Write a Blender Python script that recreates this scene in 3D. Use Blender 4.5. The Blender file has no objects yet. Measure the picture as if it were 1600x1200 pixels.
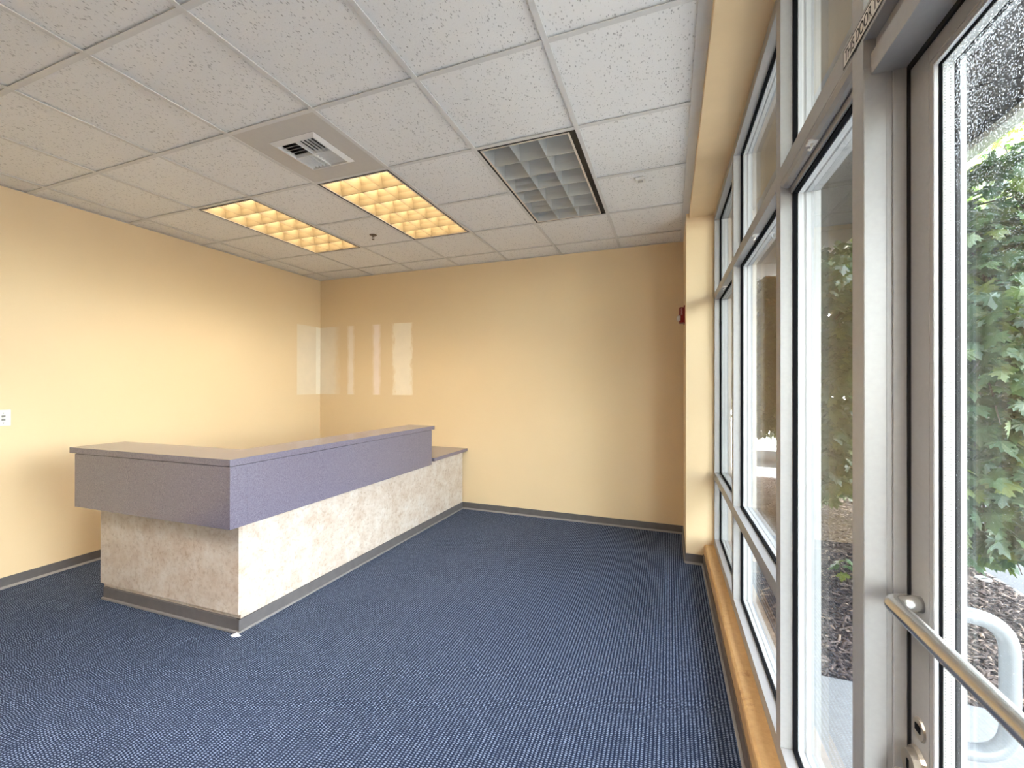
import bpy, bmesh, math, random
import numpy as np
from mathutils import Vector, Matrix

random.seed(7)
SC = bpy.context.scene
COL = SC.collection

# ------------------------------------------------------------------ camera
CAM_H = 1.4324
FPX = 659.72
YAW, PITCH, ROLL = -0.3571, 0.0021, 0.0013
cy_, sy_, cp_, sp_ = math.cos(YAW), math.sin(YAW), math.cos(PITCH), math.sin(PITCH)
FWD = Vector((sy_ * cp_, cy_ * cp_, sp_))
RGT0 = Vector((cy_, -sy_, 0))
UP0 = RGT0.cross(FWD)
RGT = math.cos(ROLL) * RGT0 + math.sin(ROLL) * UP0
UPV = -math.sin(ROLL) * RGT0 + math.cos(ROLL) * UP0
cam_data = bpy.data.cameras.new('camera')
cam_data.sensor_width = 36.0
cam_data.lens = FPX / 1600 * 36.0
cam_data.clip_start = 0.02
cam_data.clip_end = 300
cam = bpy.data.objects.new('camera', cam_data)
COL.objects.link(cam)
M3 = Matrix((RGT, UPV, -FWD)).transposed()
cam.matrix_world = Matrix.Translation((0, 0, CAM_H)) @ M3.to_4x4()
SC.camera = cam

# ------------------------------------------------------------------ world, sun, exposure
SC.view_settings.view_transform = 'Standard'
SC.view_settings.look = 'None'
SC.view_settings.gamma = 1.0
SC.view_settings.use_curve_mapping = False
SC.view_settings.exposure = 1.44

world = bpy.data.worlds.new('sky')
SC.world = world
world.use_nodes = True
wn = world.node_tree.nodes
wl = world.node_tree.links
for n in list(wn):
    wn.remove(n)
sky = wn.new('ShaderNodeTexSky')
sky.sky_type = 'NISHITA'
sky.sun_disc = False
sky.sun_elevation = math.radians(48)
sky.sun_rotation = math.radians(250)
sky.air_density = 1.0
sky.dust_density = 2.0
sky.ozone_density = 1.0
bgn = wn.new('ShaderNodeBackground')
bgn.inputs['Strength'].default_value = 2.55
wo = wn.new('ShaderNodeOutputWorld')
hsv = wn.new('ShaderNodeHueSaturation')      # hazy, slightly warm summer sky
hsv.inputs['Saturation'].default_value = 0.48
hz = wn.new('ShaderNodeMix')
hz.data_type = 'RGBA'
hz.blend_type = 'MULTIPLY'
hz.inputs[0].default_value = 1.0
hz.inputs[7].default_value = (1.0, 0.955, 0.90, 1)
wl.new(sky.outputs[0], hsv.inputs['Color'])
wl.new(hsv.outputs[0], hz.inputs[6])
wl.new(hz.outputs[2], bgn.inputs[0])
wl.new(bgn.outputs[0], wo.inputs[0])

sun_data = bpy.data.lights.new('sun', 'SUN')
sun_data.energy = 42.0
sun_data.angle = math.radians(0.8)
sun_data.color = (1.0, 0.95, 0.86)
sun = bpy.data.objects.new('sun', sun_data)
COL.objects.link(sun)
sun.rotation_euler = Vector((0.55, 0.25, -0.80)).to_track_quat('-Z', 'Y').to_euler()

# strength of the troffers' lamps
LAMP_WARM = 14.0       # the two lit fixtures in view
LAMP_FILL = 30.0      # unseen fixtures added behind the photographer to brighten the room

# ------------------------------------------------------------------ materials
MATS = {}


class NT:
    """tiny helper to write node trees"""
    def __init__(self, name):
        self.m = bpy.data.materials.new(name)
        self.m.use_nodes = True
        self.t = self.m.node_tree
        self.n = self.t.nodes
        self.l = self.t.links
        self.b = self.n['Principled BSDF']
        self.out = self.n['Material Output']

    def node(self, kind, **kw):
        x = self.n.new(kind)
        for k, v in kw.items():
            setattr(x, k, v)
        return x

    def link(self, a, b):
        self.l.new(a, b)

    def val(self, sock, v):
        if hasattr(v, 'is_linked'):
            self.l.new(v, sock)
        else:
            sock.default_value = v

    def math(self, op, a, b=None, c=None, clamp=False):
        x = self.node('ShaderNodeMath', operation=op, use_clamp=clamp)
        self.val(x.inputs[0], a)
        if b is not None:
            self.val(x.inputs[1], b)
        if c is not None:
            self.val(x.inputs[2], c)
        return x.outputs[0]

    def pos(self, scale=(1, 1, 1), obj=False):
        if obj:
            s = self.node('ShaderNodeTexCoord').outputs['Object']
        else:
            s = self.node('ShaderNodeNewGeometry').outputs['Position']
        mp = self.node('ShaderNodeMapping')
        mp.inputs['Scale'].default_value = scale
        self.link(s, mp.inputs[0])
        return mp.outputs[0]

    def noise(self, vec, scale, detail=3.0, rough=0.55):
        x = self.node('ShaderNodeTexNoise')
        self.link(vec, x.inputs['Vector'])
        x.inputs['Scale'].default_value = scale
        x.inputs['Detail'].default_value = detail
        x.inputs['Roughness'].default_value = rough
        return x.outputs['Fac']

    def ramp(self, fac, stops, interp='LINEAR'):
        x = self.node('ShaderNodeValToRGB')
        x.color_ramp.interpolation = interp
        e = x.color_ramp.elements
        while len(e) > 1:
            e.remove(e[-1])
        for i, (p, c) in enumerate(stops):
            el = e[0] if i == 0 else e.new(p)
            el.position = p
            el.color = (*c, 1) if len(c) == 3 else c
        self.link(fac, x.inputs[0])
        return x.outputs[0]

    def mix(self, fac, a, b, mode='MIX'):
        x = self.node('ShaderNodeMix', data_type='RGBA', blend_type=mode)
        self.val(x.inputs[0], fac)
        self.val(x.inputs[6], a if hasattr(a, 'is_linked') else (*a, 1))
        self.val(x.inputs[7], b if hasattr(b, 'is_linked') else (*b, 1))
        return x.outputs[2]

    def bump(self, height, strength=0.2, dist=0.002):
        x = self.node('ShaderNodeBump')
        x.inputs['Strength'].default_value = strength
        x.inputs['Distance'].default_value = dist
        self.link(height, x.inputs['Height'])
        self.link(x.outputs[0], self.b.inputs['Normal'])

    def base(self, c):
        self.val(self.b.inputs['Base Color'], c if hasattr(c, 'is_linked') else (*c, 1))

    def rough(self, r, metal=None, spec=None):
        self.val(self.b.inputs['Roughness'], r)
        if metal is not None:
            self.b.inputs['Metallic'].default_value = metal
        if spec is not None:
            self.b.inputs['Specular IOR Level'].default_value = spec


def simple(name, c, r=0.5, metal=0.0, spec=0.5, var=0.06, scale=40.0, bump=0.0):
    t = NT(name)
    v = t.pos()
    f = t.noise(v, scale)
    a = tuple(max(0, x * (1 - var)) for x in c)
    b = tuple(min(1, x * (1 + var)) for x in c)
    t.base(t.ramp(f, [(0.3, a), (0.7, b)]))
    t.rough(r, metal, spec)
    if bump:
        t.bump(f, bump, 0.001)
    MATS[name] = t.m
    return t.m


def build_materials():
    # painted drywall, warm tan-yellow
    t = NT('tan_paint')
    v = t.pos()
    f = t.noise(v, 130, 2)
    g = t.noise(v, 0.9, 2)
    c = t.ramp(g, [(0.3, (0.785, 0.605, 0.375)), (0.7, (0.81, 0.63, 0.395))])
    t.base(c)
    t.rough(0.55, 0, 0.35)
    t.bump(f, 0.12, 0.001)
    MATS['tan_paint'] = t.m
    # soffit above the windows, same paint
    simple('tan_trim_paint', (0.82, 0.625, 0.38), 0.55, 0, 0.3, 0.03, 6)
    # ceiling tile: pitted mineral fibre
    t = NT('ceiling_tile')
    v = t.pos((1.0, 0.55, 1.0))
    vo = t.node('ShaderNodeTexVoronoi')
    t.link(v, vo.inputs['Vector'])
    vo.inputs['Scale'].default_value = 135
    vo.inputs['Randomness'].default_value = 1.0
    wn_ = t.noise(t.pos((1, 1, 1)), 30, 3)
    sc_ = t.node('ShaderNodeSeparateColor')
    t.link(vo.outputs['Color'], sc_.inputs[0])
    sz = t.math('MULTIPLY', t.math('MULTIPLY', sc_.outputs[0], sc_.outputs[0]), t.math('MULTIPLY', wn_, 1.2))
    pit = t.math('SMOOTH_MIN', t.math('DIVIDE', vo.outputs['Distance'], t.math('MAXIMUM', sz, 0.03)), 1.0, 0.2)
    pit = t.math('MINIMUM', pit, 1.0)
    fine = t.noise(t.pos(), 220, 3)
    col = t.mix(pit, (0.30, 0.29, 0.28), (0.90, 0.895, 0.88))
    col = t.mix(t.math('MULTIPLY', fine, 0.16), col, (0.62, 0.61, 0.60))
    t.base(col)
    t.rough(0.85, 0, 0.1)
    t.bump(t.math('ADD', pit, t.math('MULTIPLY', fine, 0.5)), 0.35, 0.003)
    MATS['ceiling_tile'] = t.m
    simple('white_metal', (0.70, 0.695, 0.68), 0.4, 0, 0.4, 0.02)
    simple('vent_white', (0.80, 0.79, 0.77), 0.45, 0, 0.4, 0.02)
    simple('vent_panel', (0.60, 0.575, 0.54), 0.5, 0, 0.3, 0.02)
    simple('duct_dark', (0.02, 0.02, 0.022), 0.8)
    simple('black_reveal', (0.012, 0.010, 0.009), 0.6)
    simple('louver_frame', (0.74, 0.66, 0.56), 0.4, 0, 0.4, 0.03)
    t = NT('louver_metal')
    t.base((0.60, 0.61, 0.60))
    t.rough(0.42, 0.45, 0.5)
    MATS['louver_metal'] = t.m
    simple('louver_lit_tint', (0.165, 0.122, 0.064), 0.5, 0, 0.2, 0.03)  # blades darkened and tinted, the lamps' warm glow sits in their colour
    simple('fixture_white', (0.70, 0.70, 0.69), 0.5)
    for nm, colr, st in (('lamp_warm', (1.0, 0.86, 0.66), LAMP_WARM), ('lamp_fill', (1.0, 0.95, 0.88), LAMP_FILL)):
        t = NT(nm)
        em = t.node('ShaderNodeEmission')
        em.inputs[0].default_value = (*colr, 1)
        em.inputs[1].default_value = st
        t.link(em.outputs[0], t.out.inputs[0])
        MATS[nm] = t.m
    # carpet: navy with rows of pale flecks
    t = NT('navy_carpet')
    p = t.node('ShaderNodeNewGeometry').outputs['Position']
    sep = t.node('ShaderNodeSeparateXYZ')
    t.link(p, sep.inputs[0])
    wob = t.noise(t.pos(), 60, 2)
    wobx = t.math('MULTIPLY', t.math('SUBTRACT', wob, 0.5), 0.5)
    xs = t.math('ADD', t.math('DIVIDE', sep.outputs[0], 0.0154), wobx)
    col_i = t.math('FLOOR', xs)
    wn1 = t.node('ShaderNodeTexWhiteNoise', noise_dimensions='1D')
    t.link(col_i, wn1.inputs['W'])
    ys = t.math('ADD', t.math('ADD', t.math('DIVIDE', sep.outputs[1], 0.0094), wn1.outputs[0]), wobx)
    row_i = t.math('FLOOR', ys)
    fx = t.math('SUBTRACT', t.math('FRACT', xs), 0.5)
    fy = t.math('SUBTRACT', t.math('FRACT', ys), 0.5)
    d = t.math('SQRT', t.math('ADD', t.math('POWER', t.math('MULTIPLY', t.math('ABSOLUTE', fx), 1.05), 2.0), t.math('POWER', t.math('MULTIPLY', t.math('ABSOLUTE', fy), 0.95), 2.0)))
    cmb = t.node('ShaderNodeCombineXYZ')
    t.link(col_i, cmb.inputs[0])
    t.link(row_i, cmb.inputs[1])
    wn2 = t.node('ShaderNodeTexWhiteNoise', noise_dimensions='2D')
    t.link(cmb.outputs[0], wn2.inputs['Vector'])
    dot = t.math('SUBTRACT', 1.0, t.math('DIVIDE', t.math('SUBTRACT', d, 0.16), 0.26), clamp=True)
    lum = t.math('MULTIPLY', dot, t.math('ADD', 0.6, t.math('MULTIPLY', wn2.outputs[0], 0.4)))
    big = t.noise(t.pos(), 1.3, 3)
    dark = t.ramp(big, [(0.3, (0.012, 0.019, 0.043)), (0.7, (0.016, 0.025, 0.056))])
    t.base(t.mix(lum, dark, (0.245, 0.305, 0.435)))
    t.rough(0.95, 0, 0.1)
    t.bump(dot, 0.6, 0.004)
    MATS['navy_carpet'] = t.m
    simple('grey_rubber', (0.125, 0.115, 0.115), 0.45, 0, 0.4, 0.08, 20)
    simple('brown_rubber', (0.10, 0.075, 0.062), 0.45, 0, 0.4, 0.1, 20)
    simple('rubber_toe', (0.24, 0.225, 0.22), 0.5, 0, 0.4, 0.05, 20)
    # stone-look laminate
    t = NT('stone_laminate')
    v = t.pos()
    a = t.noise(v, 9, 7, 0.7)
    b = t.noise(v, 38, 5, 0.7)
    c = t.ramp(a, [(0.32, (0.49, 0.385, 0.305)), (0.5, (0.58, 0.50, 0.43)), (0.66, (0.64, 0.59, 0.54))])
    sp = t.ramp(b, [(0.33, (0.72, 0.66, 0.60)), (0.5, (1, 1, 1))])
    t.base(t.mix(0.8, c, sp, 'MULTIPLY'))
    t.rough(0.42, 0, 0.4)
    MATS['stone_laminate'] = t.m
    # speckled purple-grey laminate
    t = NT('mauve_laminate')
    v = t.pos()
    a = t.noise(v, 420, 2, 0.6)
    b = t.noise(v, 120, 3, 0.6)
    c = t.ramp(a, [(0.30, (0.075, 0.064, 0.090)), (0.5, (0.150, 0.133, 0.182)), (0.70, (0.255, 0.236, 0.305))])
    t.base(t.mix(0.3, c, t.ramp(b, [(0.35, (0.11, 0.094, 0.132)), (0.65, (0.22, 0.203, 0.262))])))
    t.rough(0.20, 0, 0.8)
    MATS['mauve_laminate'] = t.m
    simple('particle_board', (0.45, 0.36, 0.26), 0.8)
    # window aluminium
    simple('aluminium', (0.36, 0.355, 0.35), 0.38, 0.15, 0.5, 0.03, 90)
    simple('aluminium_door', (0.36, 0.352, 0.345), 0.40, 0.15, 0.5, 0.03, 90)
    simple('glazing_bead', (0.62, 0.63, 0.64), 0.35, 0.1, 0.5, 0.02)
    simple('gasket_black', (0.004, 0.004, 0.005), 0.9, 0, 0.1)
    simple('outer_alu', (0.36, 0.37, 0.38), 0.4, 0.1)
    simple('door_gap_black', (0.004, 0.004, 0.005), 0.8)
    simple('brushed_steel', (0.62, 0.60, 0.57), 0.27, 0.95, 0.5, 0.03, 200)
    simple('painted_steel', (0.27, 0.285, 0.305), 0.38, 0.3, 0.5, 0.04, 60)
    simple('lock_brass', (0.52, 0.47, 0.40), 0.3, 0.85)
    # spacer with two rows of perforations
    t = NT('spacer')
    sep = t.node('ShaderNodeSeparateXYZ')
    t.link(t.node('ShaderNodeTexCoord').outputs['Object'], sep.inputs[0])
    fz_ = t.math('SUBTRACT', t.math('FRACT', t.math('DIVIDE', sep.outputs[2], 0.0048)), 0.5)
    fx_ = t.math('SUBTRACT', t.math('FRACT', t.math('ADD', t.math('DIVIDE', sep.outputs[0], 0.0075), 0.1)), 0.5)
    dd = t.math('ADD', t.math('POWER', t.math('ABSOLUTE', fz_), 2.0), t.math('POWER', t.math('MULTIPLY', t.math('ABSOLUTE', fx_), 1.3), 2.0))
    t.base(t.mix(t.math('LESS_THAN', dd, 0.035), (0.50, 0.505, 0.50), (0.17, 0.17, 0.15)))
    t.rough(0.4, 0.1)
    MATS['spacer'] = t.m
    # tan stone sill
    t = NT('tan_sill')
    v = t.pos()
    a = t.noise(v, 45, 5, 0.7)
    b = t.noise(v, 9, 6, 0.75)
    c = t.ramp(a, [(0.3, (0.50, 0.30, 0.125)), (0.7, (0.60, 0.375, 0.17))])
    st = t.ramp(b, [(0.60, (1, 1, 1)), (0.72, (0.55, 0.42, 0.30))])
    t.base(t.mix(1.0, c, st, 'MULTIPLY'))
    t.rough(0.45, 0, 0.4)
    MATS['tan_sill'] = t.m

    def glass(name, tint, dirt):
        t = NT(name)
        lw = t.node('ShaderNodeLayerWeight')
        lw.inputs[0].default_value = 0.5
        f5 = t.math('POWER', lw.outputs['Facing'], 5.0)
        # Facing already runs 0..1 from face-on to grazing
        fr = t.math('ADD', 0.035, t.math('MULTIPLY', f5, 0.8))
        tr = t.node('ShaderNodeBsdfTransparent')
        tr.inputs[0].default_value = (*tint, 1)
        gl = t.node('ShaderNodeBsdfGlossy')
        gl.inputs['Roughness'].default_value = 0.0
        gl.inputs[0].default_value = (1, 1, 1, 1)
        mx = t.node('ShaderNodeMixShader')
        t.link(fr, mx.inputs[0])
        t.link(tr.outputs[0], mx.inputs[1])
        t.link(gl.outputs[0], mx.inputs[2])
        res = mx.outputs[0]
        if dirt:
            v = t.pos((1, 1, 1))
            vo = t.node('ShaderNodeTexVoronoi')
            t.link(v, vo.inputs['Vector'])
            vo.inputs['Scale'].default_value = 280
            sep = t.node('ShaderNodeSeparateXYZ')
            t.link(v, sep.inputs[0])
            up = t.math('MULTIPLY', t.math('SUBTRACT', sep.outputs[2], 1.55), 2.2, clamp=True)
            ns = t.noise(t.pos((1, 1, 0.25)), 9, 3)
            thr = t.math('ADD', 0.10, t.math('MULTIPLY', t.math('MULTIPLY', up, ns), 0.55))
            spot = t.math('LESS_THAN', vo.outputs['Distance'], thr)
            streak = t.math('MULTIPLY', t.math('SUBTRACT', t.noise(t.pos((1, 1, 0.06)), 40, 3), 0.42), 0.5, clamp=True)
            amt = t.math('ADD', t.math('MULTIPLY', spot, dirt), t.math('MULTIPLY', streak, dirt * 0.3), clamp=True)
            df = t.node('ShaderNodeBsdfTranslucent')
            df.inputs[0].default_value = (0.75, 0.78, 0.80, 1)
            m2 = t.node('ShaderNodeMixShader')
            t.link(amt, m2.inputs[0])
            t.link(res, m2.inputs[1])
            t.link(df.outputs[0], m2.inputs[2])
            res = m2.outputs[0]
        t.link(res, t.out.inputs[0])
        MATS[name] = t.m
    glass('window_glass', (0.945, 0.962, 0.95), 0.0)
    glass('door_glass', (0.95, 0.97, 0.96), 0.28)
    simple('sticker_white', (0.72, 0.69, 0.64), 0.5)
    simple('print_black', (0.03, 0.028, 0.028), 0.6)
    simple('plate_white', (0.82, 0.83, 0.77), 0.4)
    simple('jack_grey', (0.22, 0.22, 0.21), 0.5)
    simple('alarm_red', (0.25, 0.004, 0.008), 0.35)
    simple('lettering_pale', (0.75, 0.55, 0.55), 0.5)
    simple('strobe_clear', (0.80, 0.76, 0.74), 0.15)
    simple('bronze', (0.22, 0.16, 0.11), 0.4, 0.7)
    simple('plastic_white', (0.78, 0.76, 0.72), 0.45)

    def patch(name, colr, seed, edge):
        # pale touch-up paint with feathered vertical edges: u runs 0..1 across the strip in UV.x
        t = NT(name)
        uv = t.node('ShaderNodeUVMap').outputs[0]
        sep = t.node('ShaderNodeSeparateXYZ')
        t.link(uv, sep.inputs[0])
        w = t.noise(t.pos((1, 1, 0.35)), 14 + seed, 4, 0.7)
        wob = t.math('MULTIPLY', t.math('SUBTRACT', w, 0.5), 0.55)
        u = t.math('ADD', sep.outputs[0], wob)
        lo, hi = edge
        a = t.math('DIVIDE', u, max(lo, 1e-3), clamp=True) if lo > 0 else None
        b = t.math('DIVIDE', t.math('SUBTRACT', 1.0, u), max(hi, 1e-3), clamp=True) if hi > 0 else None
        al = a if b is None else (b if a is None else t.math('MULTIPLY', a, b))
        if al is None:
            al = 1.0
        pale = t.ramp(t.noise(t.pos(), 7, 3), [(0.3, tuple(x * 0.95 for x in colr)), (0.7, colr)])
        t.base(t.mix(al, (0.797, 0.617, 0.385), pale))
        t.rough(0.5, 0, 0.4)
        MATS[name] = t.m
    patch('patch_cream', (0.86, 0.735, 0.56), 0, (0, 0))
    patch('patch_white', (0.95, 0.86, 0.71), 1, (0.0, 0.0))
    patch('patch_cream_feather', (0.87, 0.75, 0.59), 2, (0, 0.35))
    patch('patch_streak', (0.93, 0.80, 0.66), 3, (0.30, 0.30))
    patch('patch_pink', (0.95, 0.80, 0.69), 4, (0.30, 0.30))
    patch('patch_pale', (0.95, 0.83, 0.65), 5, (0.14, 0.12))
    # outdoors
    t = NT('bark_mulch')
    v = t.pos()
    ri = t.node('ShaderNodeNewGeometry').outputs['Random Per Island']
    t.base(t.ramp(ri, [(0.0, (0.035, 0.024, 0.020)), (0.5, (0.085, 0.062, 0.054)), (0.85, (0.15, 0.112, 0.095)), (0.97, (0.36, 0.27, 0.21))]))
    t.rough(0.85, 0, 0.2)
    MATS['bark_mulch'] = t.m
    t = NT('mulch_ground')
    v = t.pos()
    t.base(t.ramp(t.noise(v, 55, 6, 0.75), [(0.3, (0.018, 0.013, 0.011)), (0.55, (0.06, 0.044, 0.038)), (0.75, (0.13, 0.10, 0.09))]))
    t.rough(0.9, 0, 0.2)
    t.bump(t.noise(v, 70, 5), 0.8, 0.02)
    MATS['mulch_ground'] = t.m
    t = NT('concrete')
    v = t.pos()
    t.base(t.ramp(t.noise(v, 26, 6, 0.7), [(0.3, (0.20, 0.205, 0.208)), (0.7, (0.265, 0.27, 0.273))]))
    t.rough(0.85, 0, 0.25)
    t.bump(t.noise(v, 160, 3), 0.2, 0.003)
    MATS['concrete'] = t.m
    t = NT('asphalt')
    v = t.pos()
    t.base(t.ramp(t.noise(v, 90, 5, 0.7), [(0.3, (0.105, 0.105, 0.108)), (0.7, (0.165, 0.165, 0.168))]))
    t.rough(0.9, 0, 0.2)
    t.bump(t.noise(v, 180, 3), 0.4, 0.004)
    MATS['asphalt'] = t.m

    def leaf(name, stops):
        t = NT(name)
        oi = t.node('ShaderNodeObjectInfo').outputs['Random']
        ri = t.node('ShaderNodeNewGeometry').outputs['Random Per Island']
        r = t.math('FRACT', t.math('ADD', oi, t.math('MULTIPLY', ri, 1.0)))
        uv = t.node('ShaderNodeUVMap').outputs[0]
        sep = t.node('ShaderNodeSeparateXYZ')
        t.link(uv, sep.inputs[0])
        # radiating veins
        ang = t.math('ARCTAN2', sep.outputs[0], t.math('ADD', sep.outputs[1], 0.02))
        vein = t.math('POWER', t.math('ABSOLUTE', t.math('COSINE', t.math('MULTIPLY', ang, 4.0))), 40.0)
        c = t.ramp(r, stops)
        c = t.mix(t.math('MULTIPLY', vein, 0.35), c, (0.09, 0.15, 0.07))
        t.base(c)
        t.rough(0.42, 0, 0.5)
        tl = t.node('ShaderNodeBsdfTranslucent')
        t.link(t.mix(0.5, c, (0.09, 0.14, 0.02), 'MIX'), tl.inputs[0])
        mx = t.node('ShaderNodeMixShader')
        mx.inputs[0].default_value = 0.3
        t.link(t.b.outputs[0], mx.inputs[1])
        t.link(tl.outputs[0], mx.inputs[2])
        t.link(mx.outputs[0], t.out.inputs[0])
        MATS[name] = t.m
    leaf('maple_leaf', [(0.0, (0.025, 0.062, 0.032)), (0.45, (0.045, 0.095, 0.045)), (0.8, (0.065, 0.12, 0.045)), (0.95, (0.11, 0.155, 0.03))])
    leaf('maple_leaf_sun', [(0.0, (0.05, 0.11, 0.03)), (0.6, (0.09, 0.16, 0.03)), (0.9, (0.17, 0.20, 0.025))])  # lighter, yellower copy of the leaf with sunlight put into its colour
    simple('tree_bark', (0.09, 0.075, 0.06), 0.9, 0, 0.2, 0.3, 30, 0.6)
    simple('car_white', (0.82, 0.83, 0.85), 0.25, 0, 0.6, 0.01)
    simple('car_glass', (0.03, 0.04, 0.05), 0.08)
    simple('tyre', (0.02, 0.02, 0.02), 0.8)
    simple('wheel_metal', (0.5, 0.5, 0.52), 0.3, 0.8)
    simple('tail_red', (0.35, 0.01, 0.01), 0.3)
    simple('stucco_white', (0.80, 0.78, 0.76), 0.9, 0, 0.1, 0.04, 30)
    t = NT('brick_red')
    v = t.pos((1, 1, 1))
    t.base(t.ramp(t.noise(v, 12, 4), [(0.3, (0.42, 0.17, 0.11)), (0.7, (0.55, 0.25, 0.17))]))
    t.rough(0.9)
    MATS['brick_red'] = t.m
    simple('roof_grey', (0.16, 0.16, 0.17), 0.8)
    simple('soffit_grey', (0.05, 0.048, 0.052), 0.8, 0, 0.2, 0.05, 8)
    simple('fascia_grey', (0.55, 0.55, 0.54), 0.5)
    simple('black_plastic', (0.015, 0.015, 0.016), 0.5)
    simple('paper_white', (0.82, 0.84, 0.86), 0.6)


build_materials()

# ------------------------------------------------------------------ geometry helpers


def box(bm, x0, x1, y0, y1, z0, z1):
    vs = [bm.verts.new(p) for p in ((x0, y0, z0), (x1, y0, z0), (x1, y1, z0), (x0, y1, z0),
                                    (x0, y0, z1), (x1, y0, z1), (x1, y1, z1), (x0, y1, z1))]
    for f in ((0, 3, 2, 1), (4, 5, 6, 7), (0, 1, 5, 4), (1, 2, 6, 5), (2, 3, 7, 6), (3, 0, 4, 7)):
        bm.faces.new([vs[i] for i in f])
    return vs


def prism(bm, pts, z0, z1):
    """vertical prism over a polygon (counter-clockwise)"""
    lo = [bm.verts.new((p[0], p[1], z0)) for p in pts]
    hi = [bm.verts.new((p[0], p[1], z1)) for p in pts]
    n = len(pts)
    bm.faces.new(lo[::-1])
    bm.faces.new(hi)
    for i in range(n):
        bm.faces.new((lo[i], lo[(i + 1) % n], hi[(i + 1) % n], hi[i]))


def tube(bm, path, r, seg=14, cap=True):
    pts = [Vector(p) for p in path]
    rs = r if isinstance(r, (list, tuple)) else [r] * len(pts)
    rings = []
    nrm = None
    for i, p in enumerate(pts):
        d = (pts[min(i + 1, len(pts) - 1)] - pts[max(i - 1, 0)]).normalized()
        if nrm is None:
            a = Vector((0, 0, 1)) if abs(d.z) < 0.9 else Vector((1, 0, 0))
            nrm = d.cross(a).normalized()
        else:
            nrm = (nrm - d * nrm.dot(d)).normalized()
        b = d.cross(nrm)
        rings.append([bm.verts.new(p + rs[i] * (math.cos(t) * nrm + math.sin(t) * b))
                      for t in (2 * math.pi * k / seg for k in range(seg))])
    for a, b in zip(rings[:-1], rings[1:]):
        for k in range(seg):
            bm.faces.new((a[k], a[(k + 1) % seg], b[(k + 1) % seg], b[k]))
    if cap:
        bm.faces.new(rings[0][::-1])
        bm.faces.new(rings[-1])


def fillet(pts, r, n=6):
    """round the inner corners of a polyline"""
    pts = [Vector(p) for p in pts]
    out = [pts[0]]
    for i in range(1, len(pts) - 1):
        a = (pts[i - 1] - pts[i]).normalized()
        b = (pts[i + 1] - pts[i]).normalized()
        p0, p1 = pts[i] + a * r, pts[i] + b * r
        for k in range(n + 1):
            t = k / n
            out.append((1 - t) ** 2 * p0 + 2 * t * (1 - t) * pts[i] + t * t * p1)
    out.append(pts[-1])
    return out


def disc(bm, c, axis, r, h, seg=20, r2=None):
    c = Vector(c)
    axis = Vector(axis).normalized()
    tube(bm, [c, c + axis * h], [r, r if r2 is None else r2], seg)


def obj(name, bm, mat, parent=None, loc=None, rotz=0.0, bevel=0.0, smooth=False, kind=None, uv=None):
    if bevel > 0:
        bmesh.ops.bevel(bm, geom=list(bm.edges), offset=bevel, segments=2, affect='EDGES', profile=0.6, clamp_overlap=True)
    bmesh.ops.recalc_face_normals(bm, faces=list(bm.faces))
    me = bpy.data.meshes.new(name)
    if smooth:
        for f in bm.faces:
            f.smooth = True
    bm.to_mesh(me)
    bm.free()
    if mat:
        me.materials.append(MATS[mat])
    return link(name, me, parent, loc, rotz, kind)


def link(name, me, parent=None, loc=None, rotz=0.0, kind=None):
    o = bpy.data.objects.new(name, me)
    COL.objects.link(o)
    if loc is not None:
        o.location = loc
    o.rotation_euler = (0, 0, rotz)
    if parent is not None:
        o.parent = parent
    if kind:
        o['kind'] = kind
    return o


def B(*boxes):
    bm = bmesh.new()
    for b in boxes:
        box(bm, *b)
    return bm


def bobj(name, boxes, mat, parent=None, **kw):
    if not isinstance(boxes[0], (list, tuple)):
        boxes = [boxes]
    return obj(name, B(*boxes), mat, parent, **kw)


def empty(name, loc=(0, 0, 0), rotz=0.0, label=None, cat=None, group=None, kind=None):
    o = bpy.data.objects.new(name, None)
    COL.objects.link(o)
    o.location = loc
    o.rotation_euler = (0, 0, rotz)
    o.empty_display_size = 0.05
    tag(o, label, cat, group, kind)
    return o


def tag(o, label=None, cat=None, group=None, kind=None):
    if label:
        o['label'] = label
    if cat:
        o['category'] = cat
    if group:
        o['group'] = group
    if kind:
        o['kind'] = kind
    return o


def structure(o, label, cat):
    return tag(o, label, cat, None, 'structure')


# ------------------------------------------------------------------ room dimensions
XL, XR = -4.374, 0.125          # left wall, right wall beside the windows
YB, YF = 4.390, -2.10           # back wall, wall behind the photographer
H = 2.817                       # underside of the ceiling grid
XW = 0.33                       # inner face of the window frames
YP = 3.685                      # where the right wall ends and the windows begin
T = 0.6096
GX, GY = -2.908, 1.6405
WROT = 0.008                    # the window wall is a hair out of square

# floor
fl = bobj('floor', (XL - 0.1, 0.46, YF - 0.1, YB + 0.1, -0.12, 0.0), 'navy_carpet')
structure(fl, 'navy carpet with rows of pale flecks', 'floor')

# walls
wl_ = bobj('wall_left', (XL - 0.12, XL, YF - 0.12, YB + 0.12, 0.0, 3.01), 'tan_paint')
structure(wl_, 'tan painted wall behind the reception desk on the left', 'wall')
wb_ = bobj('wall_back', (XL, 0.45, YB, YB + 0.12, 0.0, 3.01), 'tan_paint')
structure(wb_, 'tan painted far wall with pale touch-up strips', 'wall')
wf_ = bobj('wall_front', (XL, 0.45, YF - 0.12, YF, 0.0, 3.01), 'tan_paint')
structure(wf_, 'tan painted wall behind the photographer', 'wall')
wr_ = bobj('wall_right', [(XR, 0.45, YP, YB, 0.0, 3.01)], 'tan_paint')
structure(wr_, 'tan painted wall return beside the tall windows', 'wall')
wx_ = bobj('wall_outside', [(0.33, 0.45, YB + 0.12, 7.4, 0.0, 3.3), (0.33, 0.45, -6.0, YF - 0.12, 0.0, 3.3)], 'stucco_white')
structure(wx_, 'outside wall of the building beyond the windows', 'wall')


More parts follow.
